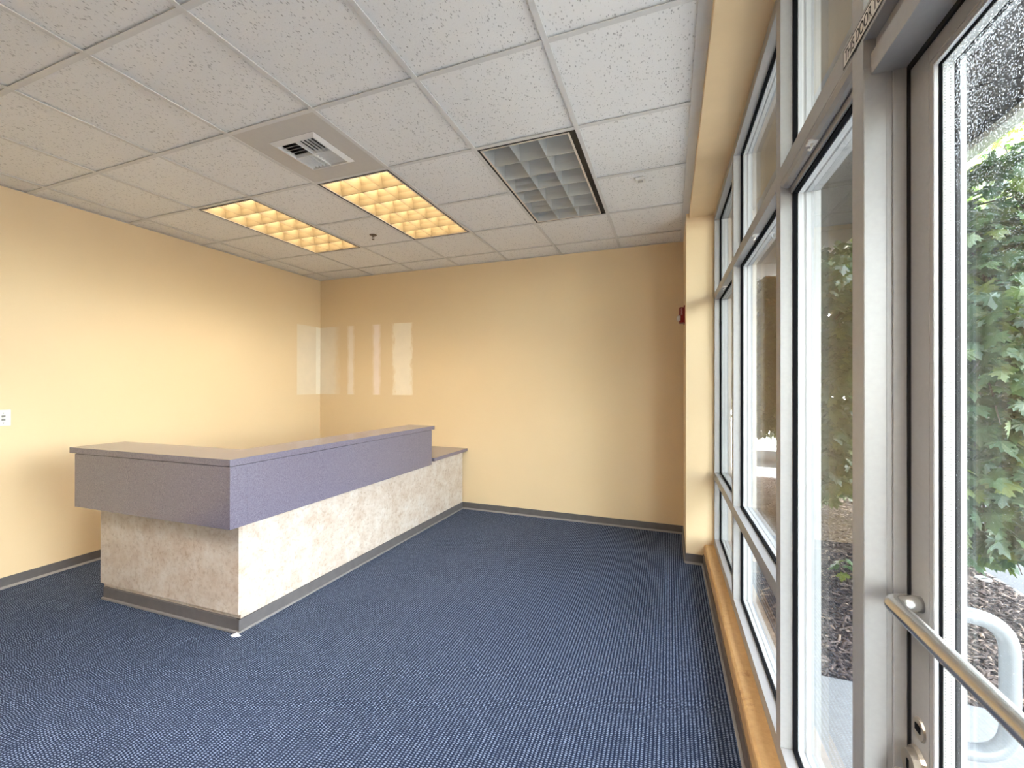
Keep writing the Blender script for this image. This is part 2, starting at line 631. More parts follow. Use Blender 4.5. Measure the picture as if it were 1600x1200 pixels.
# baseboards: rubber cove base with a pale toe
def baseboard(name, segs, label, mat='grey_rubber', h=0.078):
    root = empty(name)
    structure(root, label, 'baseboard')
    for (x0, x1, y0, y1, nx, ny) in segs:
        a = 0.006
        t_ = 0.016
        bobj('cove', (min(x0, x0 + nx * a), max(x1, x1 + nx * a), min(y0, y0 + ny * a), max(y1, y1 + ny * a), 0.0, h), mat, root)
        bm = bmesh.new()
        if nx:
            prof = [(0, 0), (t_ * nx, 0), (t_ * nx, 0.003), (a * nx, 0.016), (0, 0.016)]
            v0 = [bm.verts.new((x0 + p, y0, z)) for p, z in prof]
            v1 = [bm.verts.new((x0 + p, y1, z)) for p, z in prof]
        else:
            prof = [(0, 0), (t_ * ny, 0), (t_ * ny, 0.003), (a * ny, 0.016), (0, 0.016)]
            v0 = [bm.verts.new((x0, y0 + p, z)) for p, z in prof]
            v1 = [bm.verts.new((x1, y0 + p, z)) for p, z in prof]
        n = len(prof)
        bm.faces.new(v0)
        bm.faces.new(v1[::-1])
        for i in range(n):
            bm.faces.new((v0[i], v0[(i + 1) % n], v1[(i + 1) % n], v1[i]))
        obj('toe', bm, 'rubber_toe', root)
    return root


baseboard('baseboard_left', [(XL, XL, YF, YB, 1, 0)], 'dark grey rubber baseboard along the left wall')
baseboard('baseboard_back', [(XL, XR, YB, YB, 0, -1)], 'dark grey rubber baseboard along the far wall')
baseboard('baseboard_right', [(XR, XR, YP, YB, -1, 0), (XR - 0.006, 0.25, YP, YP, 0, -1)], 'dark rubber baseboard wrapping the wall end beside the windows')

# touch-up paint on the two walls, part of the walls


def wallpatch(name, wall, mat, axis, a0, a1, z0, z1):
    bm = bmesh.new()
    uvl = bm.loops.layers.uv.new('UVMap')
    d = 0.0012
    if axis == 'back':
        ps = [(a0, YB - d, z0), (a1, YB - d, z0), (a1, YB - d, z1), (a0, YB - d, z1)]
    else:
        ps = [(XL + d, a0, z0), (XL + d, a1, z0), (XL + d, a1, z1), (XL + d, a0, z1)]
    f = bm.faces.new([bm.verts.new(p) for p in ps])
    for lp, uv in zip(f.loops, ((0, 0), (1, 0), (1, 1), (0, 1))):
        lp[uvl].uv = uv
    me = bpy.data.meshes.new(name)
    bm.to_mesh(me)
    bm.free()
    me.materials.append(MATS[mat])
    return link(name, me, wall)


PZ0, PZ1 = 1.305, 2.193
wallpatch('paint_patch', wl_, 'patch_cream', 'left', 4.014, 4.318, PZ0, PZ1)
wallpatch('paint_patch', wl_, 'patch_white', 'left', 4.3182, YB, PZ0, PZ1)
wallpatch('paint_patch', wb_, 'patch_cream_feather', 'back', XL, -4.03, PZ0, PZ1)
wallpatch('paint_patch', wb_, 'patch_streak', 'back', -3.93, -3.80, PZ0, PZ1)
wallpatch('paint_patch', wb_, 'patch_pink', 'back', -3.53, -3.39, PZ0, PZ1)
wallpatch('paint_patch', wb_, 'patch_pale', 'back', -3.235, -2.92, PZ0, PZ1)

# ------------------------------------------------------------------ ceiling
ceil = bobj('ceiling', (XL, 0.45, YF, YB, 2.975, 3.01), 'duct_dark')
structure(ceil, 'suspended ceiling of pitted white tiles in a white grid', 'ceiling')
XT = 0.10                                   # where the tiles stop on the window side
gxs = [XL] + [GX + T * i for i in range(-2, 5)] + [XT]
j0 = -6
gys = [YF] + [GY + T * j for j in range(j0 + 1, 5)] + [YB]
TILE_CACHE = {}
FIX = set()                                  # cells taken by fixtures: (column index, row index)


def cell(i, j):
    return gxs.index(min(gxs, key=lambda v: abs(v - (GX + T * i)))), gys.index(min(gys, key=lambda v: abs(v - (GY + T * j))))


LIGHTS = [(-1, 1, 'lit'), (1, 1, 'lit'), (3, 1, 'off'), (1, -4, 'room'), (3, -4, 'room')]
VENT = (1, 0)
for (i, j, k) in LIGHTS:
    c = cell(i, j)
    FIX.add(c)
    FIX.add((c[0], c[1] + 1))
FIX.add(cell(*VENT))
FL = 0.012                                   # half width of the tee flange
for a in range(len(gxs) - 1):
    for b in range(len(gys) - 1):
        if (a, b) in FIX:
            continue
        w, d = gxs[a + 1] - gxs[a] - 0.006, gys[b + 1] - gys[b] - 0.006
        key = (round(w, 4), round(d, 4))
        if key not in TILE_CACHE:
            bm = B((-w / 2, w / 2, -d / 2, d / 2, 0.0, 0.016))
            bmesh.ops.recalc_face_normals(bm, faces=list(bm.faces))
            me = bpy.data.meshes.new('tile')
            bm.to_mesh(me)
            bm.free()
            me.materials.append(MATS['ceiling_tile'])
            TILE_CACHE[key] = me
        link('tile', TILE_CACHE[key], ceil, ((gxs[a] + gxs[a + 1]) / 2, (gys[b] + gys[b + 1]) / 2, H + 0.0085))
for i, x in enumerate(gxs[1:-1]):
    bobj('main_runner', [(x - FL, x + FL, YF, YB, H, H + 0.004), (x - 0.002, x + 0.002, YF, YB, H + 0.004, H + 0.04)], 'white_metal', ceil)
for b in range(1, len(gys) - 1):
    y = gys[b]
    for a in range(len(gxs) - 1):
        # no cross tee through the middle of a light fixture
        if (a, b) in FIX and (a, b - 1) in FIX and any(cell(i, j) == (a, b - 1) for (i, j, k) in LIGHTS):
            continue
        x0, x1 = gxs[a] + (FL if a else 0), gxs[a + 1] - (FL if a < len(gxs) - 2 else 0)
        bobj('cross_tee', [(x0, x1, y - FL, y + FL, H + 0.0006, H + 0.004), (x0, x1, y - 0.002, y + 0.002, H + 0.004, H + 0.03)], 'white_metal', ceil)
bobj('wall_angle', (XL, XL + 0.018, YF, YB, H + 0.0008, H + 0.003), 'white_metal', ceil)
bobj('wall_angle', (XL, XR, YB - 0.018, YB, H + 0.0011, H + 0.003), 'white_metal', ceil)
bobj('wall_angle', (XT - 0.004, 0.150, YF, YB, H - 0.001, H + 0.02), 'white_metal', ceil)

# soffit above the windows
so = bobj('trim_1', (0.147, XW + 0.06, YF, YP + 0.002, 2.778, 2.90), 'tan_trim_paint', bevel=0.003)
structure(so, 'tan painted soffit running above the window frames', 'trim')


# ------------------------------------------------------------------ light fixtures
def blade(bm, p0, p1, zb, zt, wb, wt):
    """louver blade: thin bottom edge, flaring towards the lamp"""
    p0, p1 = Vector((*p0, 0)), Vector((*p1, 0))
    d = (p1 - p0).normalized()
    n = Vector((-d.y, d.x, 0))
    steps = [(0.0, wb), (0.45, wb + (wt - wb) * 0.30), (1.0, wt)]
    rows = []
    for t_, w in steps:
        z = zb + (zt - zb) * t_
        rows.append([bm.verts.new((p.x + s * n.x * w / 2, p.y + s * n.y * w / 2, z)) for p in (p0, p1) for s in (-1, 1)])
    for a, b in zip(rows[:-1], rows[1:]):
        for (i, k) in ((0, 2), (2, 3), (3, 1), (1, 0)):
            bm.faces.new((a[i], a[k], b[k], b[i]))
    bm.faces.new((rows[0][0], rows[0][2], rows[0][3], rows[0][1]))


def troffer(i, j, state, label, group):
    x0, x1 = GX + T * i + FL, GX + T * (i + 1) - FL
    y0, y1 = GY + T * j + FL, GY + T * (j + 2) - FL
    cx, cy = (x0 + x1) / 2, (y0 + y1) / 2
    hx, hy = (x1 - x0) / 2, (y1 - y0) / 2
    root = empty('ceiling_light', (cx, cy, H), 0, label, 'ceiling light', group)
    g = 0.013
    # dark reveal between grid and louver frame
    bobj('reveal', [(-hx, -hx + g, -hy, hy, 0.0015, 0.030), (hx - g, hx, -hy, hy, 0.0015, 0.030),
                    (-hx + g, hx - g, -hy, -hy + g, 0.0015, 0.030), (-hx + g, hx - g, hy - g, hy, 0.0015, 0.030)], 'black_reveal', root)
    sx = -0.012 if state == 'off' else 0.0
    fx0, fx1, fy0, fy1 = -hx + g + 0.002, hx - g + 2 * sx, -hy + g, hy - g
    fw = 0.009
    zb = -0.001 if state == 'off' else 0.001
    if state == 'off':
        bobj('door_gap', (fx1 + 0.001, hx - g, fy0, fy1, 0.006, 0.012), 'black_reveal', root)
    bobj('louver_frame', [(fx0, fx0 + fw, fy0, fy1, zb, 0.028), (fx1 - fw, fx1, fy0, fy1, zb, 0.028),
                          (fx0 + fw, fx1 - fw, fy0, fy0 + fw, zb, 0.028), (fx0 + fw, fx1 - fw, fy1 - fw, fy1, zb, 0.028)], 'louver_frame', root)
    lm = 'louver_metal' if state == 'off' else 'louver_lit_tint'
    ax0, ax1, ay0, ay1 = fx0 + fw, fx1 - fw, fy0 + fw, fy1 - fw
    zt = 0.100
    for k in range(1, 3):
        bm = bmesh.new()
        x = ax0 + (ax1 - ax0) * k / 3
        blade(bm, (x, ay0), (x, ay1), zb + 0.002, zt, 0.0025, 0.012)
        obj('louver_blade', bm, lm, root)
    for k in range(0, 7):
        bm = bmesh.new()
        y = ay0 + (ay1 - ay0) * k / 6
        blade(bm, (ax0, y), (ax1, y), zb + 0.0025, zt, 0.005, 0.065)
        obj('louver_blade', bm, lm, root)
    for x in (ax0, ax1):
        bm = bmesh.new()
        blade(bm, (x, ay0), (x, ay1), zb + 0.003, zt, 0.003, 0.02)
        obj('louver_blade', bm, lm, root)
    bobj('housing', [(-hx, -hx + 0.004, -hy, hy, 0.03, 0.135), (hx - 0.004, hx, -hy, hy, 0.03, 0.135),
                     (-hx, hx, -hy, -hy + 0.004, 0.03, 0.135), (-hx, hx, hy - 0.004, hy, 0.03, 0.135),
                     (-hx, hx, -hy, hy, 0.131, 0.135)], 'fixture_white', root)
    em = {'lit': 'lamp_warm', 'room': 'lamp_fill'}.get(state)
    if em:
        bobj('diffuser', (ax0, ax1, ay0, ay1, 0.112, 0.116), em, root)
    else:
        for k in (-1, 0, 1):
            bm = bmesh.new()
            tube(bm, [(k * 0.17 + sx, ay0 + 0.02, 0.116), (k * 0.17 + sx, ay1 - 0.02, 0.116)], 0.008, 10)
            obj('fluorescent_tube', bm, 'plastic_white', root, smooth=True)
    return root


troffer(-1, 1, 'lit', 'warm lit louvered ceiling light nearest the left wall', 'recessed louvered ceiling lights')
troffer(1, 1, 'lit', 'warm lit louvered ceiling light directly beyond the air vent', 'recessed louvered ceiling lights')
troffer(3, 1, 'off', 'unlit grey louvered ceiling light with a black gap along one side', 'recessed louvered ceiling lights')
for i in (1, 3):  # out-of-view fixtures, added only to lift the indoor light
    troffer(i, -4, 'room', 'unseen fill light added behind the photographer, ' + {1: 'farther from the door', 3: 'nearest the door'}[i], 'unseen fill lights added behind the photographer')

# air vent: flat panel with a four-way grille
vx0, vx1, vy0, vy1 = GX + T * 1 + FL, GX + T * 2 - FL, GY + FL, GY + T - FL
vr = empty('air_vent', ((vx0 + vx1) / 2, (vy0 + vy1) / 2, H), 0, 'square ceiling air vent with a four-way white grille in a beige panel', 'air vent')
hx, hy = (vx1 - vx0) / 2, (vy1 - vy0) / 2
gxo, gyo, gr = -0.000, 0.0, 0.165
bobj('panel', [(-hx, -gr, -hy, hy, 0.002, 0.006), (gr, hx, -hy, hy, 0.002, 0.006), (-gr, gr, -hy, -gr, 0.002, 0.006), (-gr, gr, gr, hy, 0.002, 0.006)], 'vent_panel', vr)
bm = bmesh.new()
for (a, b, s) in ((-1, 0, 1), (1, 0, 1), (0, -1, 1), (0, 1, 1)):
    pass
# sloping rim of the grille
R0, R1 = gr, gr - 0.03
ring0 = [bm.verts.new((sx * R0, sy * R0, 0.001)) for sx, sy in ((-1, -1), (1, -1), (1, 1), (-1, 1))]
ring1 = [bm.verts.new((sx * R1, sy * R1, -0.012)) for sx, sy in ((-1, -1), (1, -1), (1, 1), (-1, 1))]
ring2 = [bm.verts.new((sx * R1, sy * R1, 0.012)) for sx, sy in ((-1, -1), (1, -1), (1, 1), (-1, 1))]
for k in range(4):
    bm.faces.new((ring0[k], ring0[(k + 1) % 4], ring1[(k + 1) % 4], ring1[k]))
    bm.faces.new((ring1[k], ring1[(k + 1) % 4], ring2[(k + 1) % 4], ring2[k]))
obj('grille_rim', bm, 'vent_white', vr)
bobj('duct', (-gr, gr, -gr, gr, 0.050, 0.055), 'duct_dark', vr)


def vane(parent, cx, cy, ln, along, tilt):
    bm = bmesh.new()
    w = 0.0145
    c, s = math.cos(tilt) * w / 2, math.sin(tilt) * w / 2
    for t_ in (0.0007,):
        if along == 'x':
            q = [(-ln / 2, -c, -s), (ln / 2, -c, -s), (ln / 2, c, s), (-ln / 2, c, s)]
        else:
            q = [(-c, -ln / 2, -s), (-c, ln / 2, -s), (c, ln / 2, s), (c, -ln / 2, s)]
        lo = [bm.verts.new((cx + a, cy + b, z - t_)) for a, b, z in q]
        hi = [bm.verts.new((cx + a, cy + b, z + t_)) for a, b, z in q]
        bm.faces.new(lo)
        bm.faces.new(hi[::-1])
        for k in range(4):
            bm.faces.new((lo[k], lo[(k + 1) % 4], hi[(k + 1) % 4], hi[k]))
    obj('vane', bm, 'vent_white', parent)


q = R1 / 2
for k in range(5):
    o_ = (k - 2) * 0.0265
    vane(vr, -q, -q + o_, R1 - 0.006, 'x', math.radians(48))        # near left: blades across, facing away
    vane(vr, q + o_, -q, R1 - 0.006, 'y', math.radians(-70))         # near right
    vane(vr, q, q + o_, R1 - 0.006, 'x', math.radians(-48))         # far right
    vane(vr, -q + o_, q, R1 - 0.006, 'y', math.radians(78))        # far left
bobj('divider', [(-0.002, 0.002, -R1, R1, -0.010, 0.012), (-R1, R1, -0.002, 0.002, -0.010, 0.012)], 'vent_white', vr)

# sprinkler head
sp = empty('sprinkler', (-2.578, 3.218, H + 0.0045), 0, 'small bronze fire sprinkler head hanging from the ceiling between the lit lights', 'sprinkler')
bm = bmesh.new()
disc(bm, (0, 0, 0), (0, 0, -1), 0.034, 0.004, 20, 0.030)
obj('escutcheon', bm, 'bronze', sp)
bm = bmesh.new()
tube(bm, [(0, 0, -0.002), (0, 0, -0.018)], 0.009, 12)
for s in (-1, 1):
    tube(bm, [(s * 0.007, 0, -0.016), (s * 0.011, 0, -0.028), (s * 0.003, 0, -0.042)], 0.0025, 8)
obj('frame', bm, 'bronze', sp)
bm = bmesh.new()
disc(bm, (0, 0, -0.042), (0, 0, -1), 0.013, 0.002, 16)
obj('deflector', bm, 'bronze', sp)

# little square sensor on the tile by the window
se = empty('ceiling_sensor', (-0.184, 2.965, H + 0.0045), 0, 'small white square sensor on the ceiling tile near the windows', 'sensor')
bobj('case', (-0.030, 0.030, -0.030, 0.030, -0.016, 0.0), 'plastic_white', se, bevel=0.003)
bobj('vent_slots', [(-0.016, 0.016, -0.012 + 0.008 * k, -0.009 + 0.008 * k, -0.0168, -0.0155) for k in range(4)], 'jack_grey', se)

# ------------------------------------------------------------------ reception desk
DK = empty('reception_desk', (0, 0, 0), 0, 'L-shaped reception desk with mauve laminate counter over pale stone-look panels', 'reception desk')
DV = (0.030, 1.0)               # direction of the long front
DU = (1.0, 0.030)               # direction of the short front
CB = (-2.325, 1.73)             # outer front corner of the body


def dp(c, u, v):
    k = 0.030 if c is CB else 0.016          # the counter runs a touch squarer than the body
    return (c[0] + DU[0] * u + k * v, c[1] + DU[1] * u + DV[1] * v)


def dquad(c, u0, u1, v0, v1):
    return [dp(c, u0, v0), dp(c, u1, v0), dp(c, u1, v1), dp(c, u0, v1)]


def dprism(name, polys, z0, z1, mat, bevel=0.0, parent=DK):
    bm = bmesh.new()
    for p_ in polys:
        prism(bm, p_, z0, z1)
    return obj(name, bm, mat, parent, bevel=bevel)


LBODY = 2.652                   # to the far wall
WBODY = 1.252
ZF0, ZF1, ZT = 0.637, 0.984, 1.021
ZW0, ZW1 = 0.668, 0.702         # work surface
# body panels
dprism('front_panel', [dquad(CB, -WBODY, 0, 0, 0.020)], 0.102, ZF0, 'stone_laminate', 0.001)
dprism('side_panel', [dquad(CB, -0.020, 0.0, 0.0205, LBODY)], 0.078, ZF0 + 0.03, 'stone_laminate', 0.001)
dprism('end_panel', [dquad(CB, -WBODY, -WBODY + 0.02, 0.0205, 0.62)], 0.0, ZF0 + 0.03, 'stone_laminate')
dprism('edge_strip', [dquad(CB, -WBODY + 0.030, 0, 0.015, 0.020)], 0.072, 0.102, 'stone_laminate')
# toe kick with rubber base
dprism('toe_kick', [dquad(CB, -WBODY + 0.030, 0.0, 0.001, 0.02), dquad(CB, -0.02, 0.004, 0.001, LBODY)], 0.012, 0.076, 'grey_rubber')
dprism('base_toe', [dquad(CB, -WBODY + 0.026, 0.012, -0.012, 0.02), dquad(CB, -0.02, 0.013, 0.001, LBODY)], 0.0, 0.012, 'rubber_toe', 0.003)
# raised fascia
CF = (-2.247, 1.622)
LF, WF = 2.035, 1.378
dprism('fascia', [dquad(CF, -WF, 0, 0, 0.10)], ZF0, ZF1 - 0.003, 'mauve_laminate', 0.001)
dprism('fascia', [dquad(CF, -0.10, 0, 0.1003, LF)], ZF0, ZF1 - 0.003, 'mauve_laminate', 0.001)
dprism('shadow_gap', [dquad(CF, -WF + 0.006, -0.006, 0.006, 0.09), dquad(CF, -0.09, -0.006, 0.09, LF - 0.004)], ZF1 - 0.003, ZF1, 'duct_dark')
dprism('fascia_back', [dquad(CF, -WF, -0.10, 0.10, 0.22), dquad(CF, -0.22, -0.10, 0.10, LF - 0.01)], ZW1, ZF1, 'mauve_laminate')
# transaction top (L-shaped)
o_ = 0.004
wd = 0.300
pts = [dp(CF, -WF - 0.050, -o_), dp(CF, o_, -o_), dp(CF, o_, LF + 0.045), dp(CF, o_ - wd, LF + 0.045), dp(CF, o_ - wd, wd - o_), dp(CF, -WF - 0.050, wd - o_)]
bm = bmesh.new()
prism(bm, pts, ZF1, ZT)
obj('transaction_top', bm, 'mauve_laminate', DK, bevel=0.0012)
# lower work surface reaching the far wall
bm = bmesh.new()
u0 = 0.020
yend = YB - 0.002
lend = (yend - CF[1]) / 1.0
pts = [dp(CF, u0, LF + 0.012), dp(CF, u0, lend - 0.0), dp(CF, -0.76, lend + 0.02), dp(CF, -0.76, 0.86), dp(CF, -WF + 0.06, 0.86), dp(CF, -WF + 0.06, 0.22), dp(CF, -0.22, 0.22), dp(CF, -0.22, LF + 0.012)]
pts = [(x, min(y, yend)) for x, y in pts]
prism(bm, pts, ZW0, ZW1)
obj('work_surface', bm, 'mauve_laminate', DK, bevel=0.002)
# scrap of white corner guard on the carpet at the desk corner
cg = empty('corner_scrap', (CB[0] + 0.006, CB[1] - 0.018, 0.0), 0, 'tiny white scrap on the carpet at the desk corner', 'scrap')
bm = bmesh.new()
v = [bm.verts.new(p) for p in ((-0.032, -0.012, 0.001), (0.004, -0.022, 0.001), (0.036, 0.004, 0.001), (0.010, 0.012, 0.001), (0.004, 0.002, 0.017))]
for a, b in ((0, 1), (1, 2), (2, 3), (3, 0)):
    bm.faces.new((v[a], v[b], v[4]))
bm.faces.new((v[3], v[2], v[1], v[0]))
obj('scrap', bm, 'paper_white', cg)

# ------------------------------------------------------------------ wall plate and alarm
pl = empty('wall_plate', (XL, 1.525, 1.196), 0, 'white data jack wall plate on the left wall', 'wall plate')
bobj('plate', (0.0, 0.006, -0.036, 0.036, -0.056, 0.056), 'plate_white', pl, bevel=0.002)
bobj('jack', [(0.006, 0.0085, -0.009, 0.009, 0.004, 0.018), (0.006, 0.0085, -0.009, 0.009, -0.018, -0.004)], 'jack_grey', pl)
for z in (-0.034, 0.034):
    bm = bmesh.new()
    disc(bm, (0.005, 0, z), (1, 0, 0), 0.004, 0.002, 10)
    obj('screw', bm, 'jack_grey', pl)

al = empty('fire_alarm', (XR, 4.02, 2.048), 0, 'red fire alarm strobe on the wall return beside the windows', 'fire alarm')
bobj('back_plate', (-0.008, 0.0, -0.062, 0.062, -0.080, 0.080), 'alarm_red', al, bevel=0.003)
bobj('body', (-0.046, -0.008, -0.050, 0.050, -0.068, 0.066), 'alarm_red', al, bevel=0.008)
bm = bmesh.new()
tube(bm, [(-0.036, -0.030, -0.030), (-0.052, -0.030, -0.030), (-0.062, -0.030, -0.030), (-0.067, -0.030, -0.030)], [0.030, 0.028, 0.021, 0.006], 18)
obj('strobe_lens', bm, 'strobe_clear', al, smooth=True)


def text_mesh(name, s, size, mat, parent, mw, extrude=0.0004):
    cu = bpy.data.curves.new(name, 'FONT')
    cu.body = s
    cu.size = size
    cu.extrude = extrude
    cu.align_x = 'LEFT'
    cu.align_y = 'BOTTOM'
    tmp = bpy.data.objects.new(name + '_tmp', cu)
    COL.objects.link(tmp)
    bpy.context.view_layer.update()
    me = bpy.data.meshes.new_from_object(tmp.evaluated_get(bpy.context.evaluated_depsgraph_get()))
    bpy.data.objects.remove(tmp)
    bpy.data.curves.remove(cu)
    me.materials.clear()
    me.materials.append(MATS[mat])
    xs = [v.co.x for v in me.vertices]
    ys = [v.co.y for v in me.vertices]
    w, h_, x0, y0 = max(xs) - min(xs), max(ys) - min(ys), min(xs), min(ys)
    for v in me.vertices:
        v.co.x -= x0
        v.co.y -= y0
    me.transform(mw(w, h_))
    return link(name, me, parent)


# lettering runs up the side of the alarm that faces the room's near end
text_mesh('lettering', 'FIRE', 0.022, 'lettering_pale', al,
          lambda w, h_: Matrix.Translation((-0.020, -0.0502, 0.052)) @ Matrix(((0, -1, 0, 0), (0, 0, 1, 0), (-1, 0, 0, 0), (0, 0, 0, 1))) @ Matrix.Diagonal((0.058 / w, 0.013 / h_, 1, 1)))

# ------------------------------------------------------------------ window wall
# local frame: origin at (XW, YP, 0); local -y runs towards the camera, +x outwards
WLOC = (XW, YP, 0)


def wroot(name, label, cat):
    o = empty(name, WLOC, WROT)
    structure(o, label, cat)
    return o


FW = 0.115        # frame depth
E_G0, E_G1 = 0.036, 0.047


def member(parent, name, s0, s1, z0, z1, mat='aluminium', e0=0.0, e1=FW, bevel=0.0015):
    return bobj(name, (e0, e1, -s1, -s0, z0, z1), mat, parent, bevel=bevel)


def glaze(parent, s0, s1, z0, z1, e_off=0.0, gmat='window_glass', bead=0.0):
    """gaskets, spacer and two sheets of glass in an opening"""
    g = 0.006
    a0, a1 = E_G0 + e_off, E_G1 + e_off

    def ring(name, mat, e0, e1, w, s0=s0, s1=s1, z0=z0, z1=z1):
        bobj(name, [(e0, e1, -s0 - w, -s0, z0, z1), (e0, e1, -s1, -s1 + w, z0, z1),
                    (e0, e1, -s1 + w, -s0 - w, z0, z0 + w), (e0, e1, -s1 + w, -s0 - w, z1 - w, z1)], mat, parent)
    ring('gasket', 'gasket_black', a0, a1, g)
    ring('spacer', 'glazing_bead' if gmat == 'window_glass' else 'spacer', a1 + 0.003, a1 + 0.018, 0.007)
    ring('outer_stop', 'outer_alu', a1 + 0.026, FW - 0.004 + e_off, 0.005)
    for e in (a1 + 0.001, a1 + 0.021):
        bm = bmesh.new()
        f = bm.faces.new([bm.verts.new(p) for p in ((e, -s0, z0), (e, -s1, z0), (e, -s1, z1), (e, -s0, z1))])
        me = bpy.data.meshes.new('pane')
        bm.to_mesh(me)
        bm.free()
        me.materials.append(MATS[gmat])
        link('pane', me, parent)


ZB0, ZB1 = 0.168, 0.226        # bottom rail
ZM0, ZM1 = 0.692, 0.748        # lower horizontal
ZH0, ZH1 = 2.104, 2.156        # transom
ZT0, ZT1 = 2.728, 2.778        # head
MJ = (0.0, 0.036)              # far jamb
M2 = (0.955, 1.012)
M3m = (1.996, 2.050)
M4 = (2.630, 2.681)

w1 = wroot('window_1', 'far window bay of three lites next to the wall end', 'window')
member(w1, 'jamb', MJ[0], MJ[1], ZB0, ZT1)
member(w1, 'mullion', M2[0], M2[1], ZB0, ZT1)
w2 = wroot('window_2', 'middle window bay of three lites between two mullions', 'window')
member(w2, 'mullion', M3m[0], M3m[1], ZB0, ZT1)
for w, s0, s1 in ((w1, MJ[1], M2[0]), (w2, M2[1], M3m[0])):
    for nm, z0, z1 in (('bottom_rail', ZB0, ZB1), ('lower_rail', ZM0, ZM1), ('transom_rail', ZH0, ZH1), ('head_rail', ZT0, ZT1)):
        member(w, nm, s0, s1, z0, z1)
    for z0, z1 in ((ZB1, ZM0), (ZM1, ZH0), (ZH1, ZT0)):
        glaze(w, s0, s1, z0, z1)

w3 = wroot('window_3', 'narrow sidelight beside the glass door with a lite above', 'window')
s0, s1 = M3m[1], M4[0]
member(w3, 'bottom_rail', s0, s1, ZB0, ZB1)
member(w3, 'head_rail', s0, s1, ZT0, ZT1)
member(w3, 'transom_rail', s0, s1, ZH0, ZH1, e0=-0.001)
# rounded cover strip under the transom
bm = bmesh.new()
prof = [(0.0, ZH0), (0.0, ZH0 - 0.004), (0.006, ZH0 - 0.012), (0.015, ZH0 - 0.017), (0.024, ZH0 - 0.018), (0.029, ZH0 - 0.016), (0.029, ZH0)]
va = [bm.verts.new((e, -s0, z)) for e, z in prof]
vb = [bm.verts.new((e, -s1, z)) for e, z in prof]
bm.faces.new(va)
bm.faces.new(vb[::-1])
for k in range(len(prof)):
    bm.faces.new((va[k], va[(k + 1) % len(prof)], vb[(k + 1) % len(prof)], vb[k]))
obj('cover_strip', bm, 'aluminium', w3)
member(w3, 'head_stop', s0, s1, ZH0 - 0.034, ZH0 - 0.002, e0=0.030, e1=FW)
glaze(w3, s0, s1, ZB1, ZH0 - 0.034)
glaze(w3, s0, s1, ZH1, ZT0)

# door frame and door
DS0, DS1 = 2.688, 3.640        # door leaf from latch side to hinge side
DE0, DE1 = 0.070, 0.115        # leaf thickness position
DZ1 = 2.050
d1 = wroot('door_1', 'grey aluminium glass door with push bar', 'door')
member(d1, 'jamb', M4[0], M4[1], 0.0, ZT1)
member(d1, 'jamb_stop', M4[1], M4[1] + 0.003, 0.0, ZH0 - 0.06, e0=0.000, e1=0.036)
member(d1, 'jamb_stop', M4[1], M4[1] + 0.0045, 0.0, ZH0 - 0.06, e0=0.045, e1=0.066)
member(d1, 'jamb', DS1 + 0.007, DS1 + 0.058, 0.0, ZT1)
member(d1, 'transom_rail', M4[1], DS1 + 0.007, ZH0 - 0.004, ZH1, e0=-0.001)
member(d1, 'head_rail', M4[1], DS1 + 0.007, ZT0, ZT1)
glaze(d1, M4[1], DS1 + 0.007, ZH1, ZT0)
# boxed door head below the transom
member(d1, 'head_box', M4[1] + 0.0005, DS1 + 0.006, 2.030, 2.072, e0=0.012, e1=0.068, mat='aluminium_door')
member(d1, 'head_reveal', M4[1] + 0.0005, DS1 + 0.006, 2.072, ZH0 - 0.004, e0=0.020, e1=FW, mat='aluminium_door')
member(d1, 'weather_strip', M4[1] + 0.0005, M4[1] + 0.0065, 0.0, 2.03, e0=0.0665, e1=0.112, mat='door_gap_black', bevel=0)
member(d1, 'weather_strip', M4[1] + 0.007, DS1, DZ1, 2.06, e0=0.0685, e1=0.112, mat='door_gap_black', bevel=0)
member(d1, 'weather_strip', M4[1] + 0.007, DS1, 2.020, 2.0295, e0=0.0650, e1=0.0698, mat='door_gap_black', bevel=0)
member(d1, 'threshold', M4[1], DS1 + 0.006, 0.0, 0.012, e0=0.0, e1=0.14, mat='aluminium_door')
SW = 0.058                      # stile width
member(d1, 'stile', DS0, DS0 + SW, 0.015, DZ1, 'aluminium_door', DE0, DE1)
member(d1, 'stile', DS1 - SW, DS1, 0.015, DZ1, 'aluminium_door', DE0, DE1)
member(d1, 'top_rail', DS0 + SW, DS1 - SW, DZ1 - 0.058, DZ1, 'aluminium_door', DE0, DE1)
member(d1, 'bottom_rail', DS0 + SW, DS1 - SW, 0.015, 0.16, 'aluminium_door', DE0, DE1)


def dring(name, mat, e0, e1, inset, w):
    s0, s1, z0, z1 = DS0 + SW + inset, DS1 - SW - inset, 0.16 + inset, DZ1 - 0.058 - inset
    bobj(name, [(e0, e1, -s0 - w, -s0, z0, z1), (e0, e1, -s1, -s1 + w, z0, z1),
                (e0, e1, -s1 + w, -s0 - w, z0, z0 + w), (e0, e1, -s1 + w, -s0 - w, z1 - w, z1)], mat, d1)


